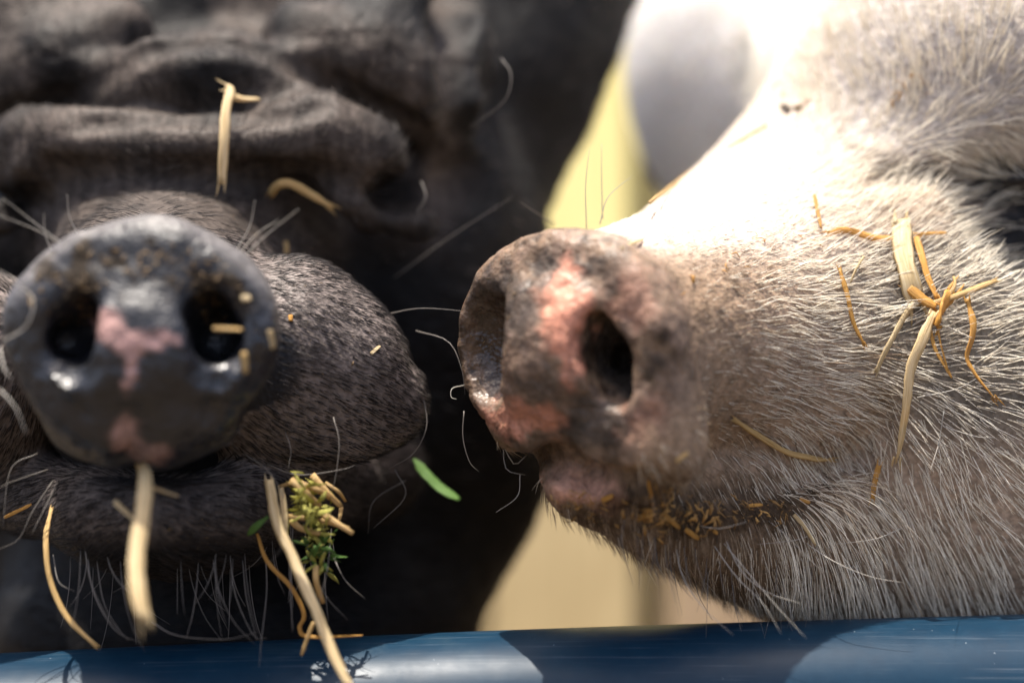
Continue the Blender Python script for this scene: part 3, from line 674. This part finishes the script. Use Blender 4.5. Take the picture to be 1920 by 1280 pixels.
straw('straw', 'second golden thread between sheath and kinked blade', [(1757, 610, .489), (1765, 650, .488), (1778, 695, .488)], 5, M_orange, G1)
straw('straw', 'flat golden straw lying left of the broad blade on the white cheek', [(1552, 438), (1590, 432), (1640, 446), (1690, 446)], 15, M_orange, G1, .35, lift=.0025, ends=(.3, .8))
straw('straw', 'thin golden straw lying right of the broad blade on the white cheek', [(1705, 440), (1740, 438), (1775, 436)], 8, M_orange, G1, .4, lift=.0035)
straw('straw', 'slim curved golden blade on the white cheek left of the long pale stem', [(1575, 502), (1590, 555), (1600, 600), (1622, 650)], 11, M_orange, G1, .3, lift=.004, ends=(.4, .3))
straw('straw', 'faint pale straw above the slim curved blade on the white cheek', [(1620, 480), (1605, 505), (1594, 530)], 6, M_pale, G1, lift=.004)
straw('straw', 'thin rust coloured straw standing above the white cheek tangle', [(1527, 365), (1533, 395), (1540, 428)], 9, M_orange, G1, lift=.003)
straw('straw', 'long dull straw lying along the white pig\'s upper lip', [(1375, 785), (1420, 815), (1470, 845), (1520, 858), (1565, 862)], 13, M_straw, G1, .5, lift=.003, ends=(.4, .3))
straw('straw', 'orange chip hanging at the corner of the white pig\'s mouth', [(1648, 872), (1640, 905), (1636, 935)], 13, M_orange, G1, .35, lift=.004)
straw('straw', 'pale straw bit stuck under the white pig\'s chin hair', [(1488, 965), (1510, 990), (1530, 1022)], 9, M_pale, G1, lift=.004)
straw('straw', 'bright short chip on the white pig\'s pink lower lip', [(1128, 938), (1150, 928)], 11, M_orange, G1, .4, lift=.0015, n=6)
straw('straw', 'pale chip in the fold right of the white pig\'s disc', [(1268, 865), (1290, 848)], 9, M_straw, G1, .4, lift=.002, n=6)
for a, b, w_, l in [((1215, 900), (1225, 948), 8, 'upright'), ((1245, 965), (1275, 990), 11, 'slanting'), ((1285, 992), (1310, 1010), 12, 'lowest'), ((1195, 975), (1215, 960), 10, 'leftmost'), ((1400, 948), (1430, 945), 7, 'flat'), ((1500, 935), (1520, 942), 9, 'rightmost'), ((1330, 990), (1345, 1000), 9, 'stubby')]:
    straw('straw', l + ' chip of the golden litter caked under the white pig\'s mouth', [a, b], w_, M_orange, G1, .4, lift=.003, n=6)
straw('straw', 'straw lying along the top edge of the white pig\'s nose bridge', [(1215, 380), (1290, 328), (1370, 276), (1440, 232)], 9, M_straw, G1, lift=.001)
straw('straw', 'small straw on the bright nose bridge just behind the pink patched disc', [(1165, 465), (1205, 448)], 8, M_pale, G1, lift=.002)
for i, (a, b, w_, l) in enumerate([((1465, 195), (1480, 205), 14, 'dark brown clod left'), ((1488, 203), (1503, 200), 13, 'dark brown clod right')]):
    straw('dirt_clod', l + ' on the white pig\'s sunlit forehead', [a, b], w_, M_crumb, 'dirt clods on the white forehead', .7, 'dirt', lift=.002, n=6)

M_litter = plain_mat('litter', [(.35, (.06, .035, .015)), (.55, (.30, .16, .04)), (.75, (.62, .38, .12))], 90, .7, .1)
# ------------------------------------------------------------------ chaff: far too many and small to count
def crumbs(name, label, spots, n, smin, smax, m, lift=.0004, cat='chaff'):
    parts = []; c_first = None
    for _ in range(n):
        cx, cy, rx, ry = spots[rng.integers(len(spots))]
        a = rng.random() * 6.28; r_ = math.sqrt(rng.random()); p, N_ = hit(cx + rx * r_ * math.cos(a), cy + ry * r_ * math.sin(a), lift)
        if p is None: continue
        if c_first is None: c_first = p
        l = smin + (smax - smin) * rng.random() ** 2.2; d = nrm(np.cross(N_, rng.normal(size=3))); 
        C = np.array([p - d * l / 2, p + N_ * l * .2 + rng.normal(size=3) * l * .12, p + d * l / 2 + N_ * l * .2 * rng.random()])
        parts.append(strip(C, l * (.05 + .15 * rng.random() ** 1.5) * np.array([.6, 1, .5]), .5, 5, N_, .2))
    VV, FF, FB = join(parts); o = mesh_obj(name, VV, FF, m, None, tuple(c_first)); return tag(o, label, cat, None, 'stuff')
crumbs('chaff', 'dusty hay crumbs stuck above the nostrils of the black snout', [(160, 500, 80, 45), (320, 495, 70, 30), (330, 500, 110, 40), (405, 555, 60, 45), (110, 560, 60, 60), (150, 570, 30, 40), (395, 575, 30, 40)], 520, .0003, .0028, M_crumb)
crumbs('chaff', 'loose hay crumbs scattered over the black pig\'s jaw and lip', [(330, 1000, 150, 30), (590, 600, 130, 110), (560, 470, 70, 20), (470, 420, 40, 30)], 120, .0005, .0018, M_crumb)
crumbs('chaff', 'golden chaff caked along the white pig\'s mouth and chin', [(1260, 975, 110, 40), (1240, 950, 70, 40), (1380, 960, 110, 30), (1080, 960, 70, 40)], 380, .0005, .0045, M_litter, .0028)
crumbs('chaff', 'fine orange chaff sprinkled over the white pig\'s cheek', [(1350, 520, 80, 60), (1490, 440, 90, 30), (1700, 170, 40, 40), (1650, 450, 120, 60), (1460, 210, 60, 50)], 60, .0008, .0038, M_orange, .0006)
crumbs('chaff', 'dark grit and crumbs on the white pig\'s mottled snout disc', [(930, 560, 40, 70), (1060, 480, 60, 20), (960, 800, 60, 25), (1130, 640, 40, 60), (920, 620, 40, 80), (1230, 640, 40, 90)], 260, .0003, .0018, M_crumb, .0002)

# ------------------------------------------------------------------ whiskers
def whisker(pts, r, parent, n=12, m=None):
    C = spline(pts3(pts, 0), n); VV, FF, FB = strip(C, np.linspace(r, r * .25, n), 1, 5, None, 0, 0, 0); return mesh_obj('whisker', VV, FF, m or M_whisk, parent)
wl = [[(130, 465, .468), (75, 425, .462), (5, 372, .455)], [(125, 465, .468), (70, 432, .462), (-5, 402, .455)], [(100, 478, .47), (85, 440, .467), (82, 400, .463)], [(146, 440, .475), (130, 405, .472), (126, 365, .468)],
      [(50, 540, .47), (25, 520, .465), (-10, 500, .46)], [(50, 545, .47), (20, 530, .465), (-10, 505, .455)], [(455, 485, .47), (500, 440, .462), (560, 392, .452)], [(445, 480, .47), (480, 440, .464), (522, 412, .458)], [(440, 475, .472), (468, 425, .468), (478, 375, .463)],
      [(5, 640, .44), (50, 610, .432), (62, 560, .434), (30, 530, .44)], [(0, 730, .44), (30, 765, .437), (50, 815, .436)], [(0, 650, .45), (8, 690, .44), (22, 712, .438)],
      [(625, 782, .487), (636, 830, .484), (628, 900, .482), (620, 920, .482)], [(530, 800, .49), (545, 840, .485), (540, 880, .482)], [(500, 870, .486), (560, 890, .483), (640, 880, .484), (665, 872, .486)], [(455, 850, .486), (500, 880, .478), (530, 925, .476), (540, 960, .476)],
      [(795, 750, .515), (800, 800, .512), (775, 850, .51), (730, 878, .51)], [(720, 590, .52), (790, 578, .512), (880, 584, .508)], [(780, 620, .52), (840, 640, .51), (865, 690, .506), (872, 740, .505)],
      [(870, 770, .505), (868, 820, .504), (880, 865, .503), (898, 884, .503)], [(740, 880, .52), (760, 930, .515), (700, 990, .51)], [(760, 900, .53), (700, 940, .52), (690, 1000, .52)],
      [(100, 900, .485), (60, 960, .48), (35, 1010, .478), (-5, 1030, .476)], [(90, 880, .485), (30, 900, .478), (-5, 915, .47)], [(70, 850, .485), (20, 880, .48), (5, 990, .475)], [(110, 900, .485), (80, 960, .478), (60, 1000, .474)],
      [(940, 110, .56), (958, 140, .555), (945, 190, .552), (880, 240, .555)], [(790, 340, .56), (798, 370, .555), (780, 400, .553)], [(1040, 420, .55), (1000, 395, .54), (975, 378, .53)], [(740, 520, .57), (850, 440, .56), (960, 370, .55)]]
for i, p_ in enumerate(wl): whisker(p_, .0003 if i < 12 else .00022, black, 12, M_whiskpale if i < 12 else None)
for i in range(46):
    x0 = 130 + 520 * rng.random(); y0 = 1000 + 45 * rng.random() - 30 * (x0 > 480); l = 70 + 150 * rng.random(); cv = rng.normal(0, 35) + (60 if i % 5 == 0 else 0); d = .475 + .03 * rng.random()
    whisker([(x0, y0, d + .012), (x0 + cv * .15, y0 + l * .4, d), (x0 + cv * .5, y0 + l * .75, d - .004), (x0 + cv, y0 + l, d - .006)], .00012 + .00012 * rng.random(), black)
for p_ in [[(165, 1040, .49), (175, 1110, .48), (215, 1180, .475), (265, 1205, .473)], [(180, 1040, .49), (195, 1130, .48), (230, 1190, .476)], [(100, 1040, .488), (110, 1090, .48), (140, 1108, .478)], [(285, 1165, .478), (330, 1190, .473), (420, 1198, .47), (480, 1185, .47)], [(430, 1020, .49), (440, 1110, .482), (475, 1190, .476), (500, 1195, .475)], [(498, 1040, .49), (500, 1110, .482), (490, 1200, .474), (486, 1250, .47)], [(455, 1050, .49), (462, 1120, .48), (482, 1200, .474)]]:
    whisker(p_, .00021, black)
ww = [[(1265, 1010, .487), (1280, 1080, .48), (1320, 1140, .474), (1375, 1190, .47)], [(1330, 1010, .49), (1380, 1080, .48), (1430, 1130, .474), (1465, 1188, .47)], [(1350, 1010, .49), (1400, 1070, .48), (1460, 1140, .474), (1512, 1196, .468)], [(1355, 1000, .49), (1390, 1070, .483), (1440, 1110, .48), (1506, 1132, .478)],
      [(1500, 1010, .5), (1560, 1050, .49), (1630, 1080, .487), (1695, 1092, .486)], [(1550, 985, .51), (1500, 1010, .495), (1420, 1020, .49)], [(1310, 985, .483), (1350, 990, .476), (1400, 978, .476)], [(1420, 960, .497), (1470, 1000, .49), (1540, 1070, .487)],
      [(870, 722, .506), (848, 728, .504), (846, 744, .503), (856, 748, .502)], [(990, 850, .5), (965, 870, .494), (945, 840, .494), (950, 880, .49), (985, 890, .489)], [(975, 890, .5), (970, 930, .496), (930, 960, .494)], [(1720, 745, .487), (1790, 730, .483), (1830, 710, .482)], [(1770, 800, .49), (1830, 818, .484), (1865, 820, .483)], [(1770, 770, .49), (1760, 830, .486), (1745, 880, .486)],
      [(1100, 430, .52), (1098, 350, .515), (1105, 280, .512)], [(1130, 410, .525), (1128, 330, .52), (1128, 270, .52)], [(1125, 420, .52), (1140, 370, .515), (1185, 330, .512)], [(1690, 990, .51), (1640, 1010, .50), (1560, 1020, .498)]]
for p_ in ww: whisker(p_, .00022, white, 12, M_whiskpale)
for i in range(34):
    x0 = 1140 + 520 * rng.random(); y0 = np.interp(x0, [1130, 1220, 1330, 1550, 1700], [985, 1050, 1095, 1110, 1110]) - 60 * rng.random(); l = 50 + 90 * rng.random(); p0, N0 = hit(x0, y0, -.001, 'w')
    if p0 is None: continue
    d = p0[1]; cv = rng.normal(10, 22)
    whisker([(x0, y0, d), (x0 + cv * .2, y0 + l * .4, d - .006), (x0 + cv, y0 + l, d - .009)], .00012 + .00008 * rng.random(), white, 8)

# ------------------------------------------------------------------ blue gate rail
M_blue, t, b = mat('blue paint'); tc = nd(t, 'ShaderNodeTexCoord')
c1, f1 = noise_ramp(t, 55, [(.35, (.0025, .018, .038)), (.58, (.004, .023, .046)), (.85, (.020, .040, .058))], 8, tc.outputs['Object'], .7)
mp = nd(t, 'ShaderNodeMapping'); mp.inputs['Scale'].default_value = (1, 3, 3); t.links.new(tc.outputs['Object'], mp.inputs['Vector'])
vo = nd(t, 'ShaderNodeTexVoronoi'); vo.inputs['Scale'].default_value = 160; t.links.new(tc.outputs['Object'], vo.inputs['Vector'])
lt = nd(t, 'ShaderNodeMath', operation='LESS_THAN'); lt.inputs[1].default_value = .036; t.links.new(vo.outputs['Distance'], lt.inputs[0])
ms2 = nd(t, 'ShaderNodeMapping'); ms2.inputs['Scale'].default_value = (6, 260, 260); ms2.inputs['Rotation'].default_value = (0, .03, .05); t.links.new(tc.outputs['Object'], ms2.inputs['Vector'])
sc_, sf_ = noise_ramp(t, 3, [(.0, (0, 0, 0)), (.58, (0, 0, 0)), (.80, (.3, .3, .3))], 3, ms2.outputs[0])
sm2 = nd(t, 'ShaderNodeMath', operation='MAXIMUM'); t.links.new(lt.outputs[0], sm2.inputs[0]); t.links.new(sc_, sm2.inputs[1]); c2 = sm2.outputs[0]
mx = nd(t, 'ShaderNodeMixRGB'); t.links.new(c2, mx.inputs[0]); t.links.new(c1, mx.inputs[1]); mx.inputs[2].default_value = (.16, .19, .22, 1)
t.links.new(mx.outputs[0], b.inputs['Base Color'])
c3, f3 = noise_ramp(t, 40, [(.3, (.34,) * 3), (.6, (.44,) * 3), (.8, (.6,) * 3)], 8, tc.outputs['Object'], .75)
t.links.new(c3, b.inputs['Roughness']); b.inputs['Specular IOR Level'].default_value = .18
n3 = nd(t, 'ShaderNodeTexNoise'); n3.inputs['Scale'].default_value = 30; n3.inputs['Detail'].default_value = 3; t.links.new(tc.outputs['Object'], n3.inputs['Vector'])
bp = nd(t, 'ShaderNodeBump'); bp.inputs['Strength'].default_value = .25; bp.inputs['Distance'].default_value = .002; t.links.new(n3.outputs['Fac'], bp.inputs['Height']); t.links.new(bp.outputs[0], b.inputs['Normal'])
rr = .030; d = .485
def railpt(px_, py_, d_): return Q(px_, py_, d_) + np.array([0, 0, -rr * 1.02])
A, B = railpt(0, 1223, .497), railpt(1920, 1150, .507); dirv = (B - A) / (B[0] - A[0])
gate = empty('gate', (0.0, .485, 0)); tag(gate, 'blue painted metal gate rail running under both pigs\' chins', 'gate')
C = spline([A + dirv * (x_ - A[0]) + np.array([0, 0, .0012 * math.cos(x_ * 9)]) for x_ in np.linspace(-.8, .8, 9)], 60)
VV, FF, FB = strip(C, rr, 1, 40, (0, 1, 0), .0, 0, 0); mesh_obj('rail', VV, FF, M_blue, gate)
for x_ in (-.78, .78):
    p = A + dirv * (x_ - A[0]); VV, FF, FB = strip(spline([(p[0], p[1], 0), (p[0], p[1], p[2] - .002)], 6), .024, 1, 24, (0, 1, 0), 0, 0, 0); mesh_obj('post', VV, FF, M_blue, gate)

# ------------------------------------------------------------------ ground and the yellow boarding behind
M_ground = plain_mat('straw litter', [(.3, (.035, .026, .018)), (.55, (.07, .052, .033)), (.8, (.16, .12, .07))], 60, .9, 0, (1, 1, 1), .2, .6)
gx = np.linspace(-1, 1, 81); gx = np.sign(gx) * np.abs(gx) ** 3 * 60
VV = np.array([(a, b_ + 3, 0) for a in gx for b_ in gx]); VV[:, 2] = -.004 + .012 * (fbm(VV, 3, 3, 61) - .5)
FF = np.array([(i * 81 + j, (i + 1) * 81 + j, (i + 1) * 81 + j + 1, i * 81 + j + 1) for i in range(80) for j in range(80)])
tag(mesh_obj('ground', VV, FF, M_ground), kind='structure')
M_yel = plain_mat('yellow paint', [(.3, (.80, .66, .24)), (.6, (.88, .75, .32)), (.8, (.90, .80, .42))], 14, .6, 0, (6, 6, .6), .3, .3)
M_tan = plain_mat('bare timber', [(.3, (.28, .20, .12)), (.6, (.40, .29, .18)), (.8, (.48, .37, .24))], 14, .7, 0, (6, 6, .6), .3, .3)
M_gold = plain_mat('golden timber', [(.3, (.40, .30, .15)), (.6, (.54, .42, .22)), (.8, (.64, .52, .30))], 14, .7, 0, (6, 6, .6), .3, .3)
wall = empty('boarding', (.1, 1.9, 0)); wall.rotation_euler.x = -math.radians(7); tag(wall, 'pale yellow boards, tilted back to catch sun, of the shed wall behind the pigs', 'wall')  # backward lean is made up so the boards take more sun
def box(name, lo, hi, m, parent, bev=.004):
    lo, hi = np.array(lo), np.array(hi); VV, FF = [], []
    def ring(y, ins): return [(lo[0] + ins, y, lo[2] + ins), (hi[0] - ins, y, lo[2] + ins), (hi[0] - ins, y, hi[2] - ins), (lo[0] + ins, y, hi[2] - ins)]
    for y, ins in ((lo[1], bev), (lo[1] + bev, 0), (hi[1] - bev, 0), (hi[1], bev)): VV += ring(y, ins)
    FF = [(0, 1, 2, 3), (15, 14, 13, 12)]
    for k in range(3):
        for j in range(4): FF.append((k * 4 + j, k * 4 + 4 + j, k * 4 + 4 + (j + 1) % 4, k * 4 + (j + 1) % 4))
    return mesh_obj(name, VV, [q[::-1] for q in FF] if False else FF, m, parent, None, False)
gap = (1222 - 960) * S * 1.9 / D0
for k in range(-7, 9):
    x0 = gap + k * .205 + (.020 if k >= 0 else 0)
    box('board', (x0, 1.9 + .003 * (k % 2), .02), (x0 + .190, 1.925 + .003 * (k % 2), 1.9), M_yel, wall)
    box('kick_board', (x0, 1.885, .02), (x0 + .190, 1.898, .585), M_tan if k >= 0 else M_gold, wall)
M_darkwood = plain_mat('dark timber', [(.3, (.03, .02, .012)), (.6, (.06, .042, .026)), (.8, (.09, .065, .04))], 14, .8, 0, (6, 6, .6), .3, .3)
box('back_panel', (gap - 1.6, 1.94, .0), (gap + 2.0, 1.96, 1.9), M_darkwood, wall)
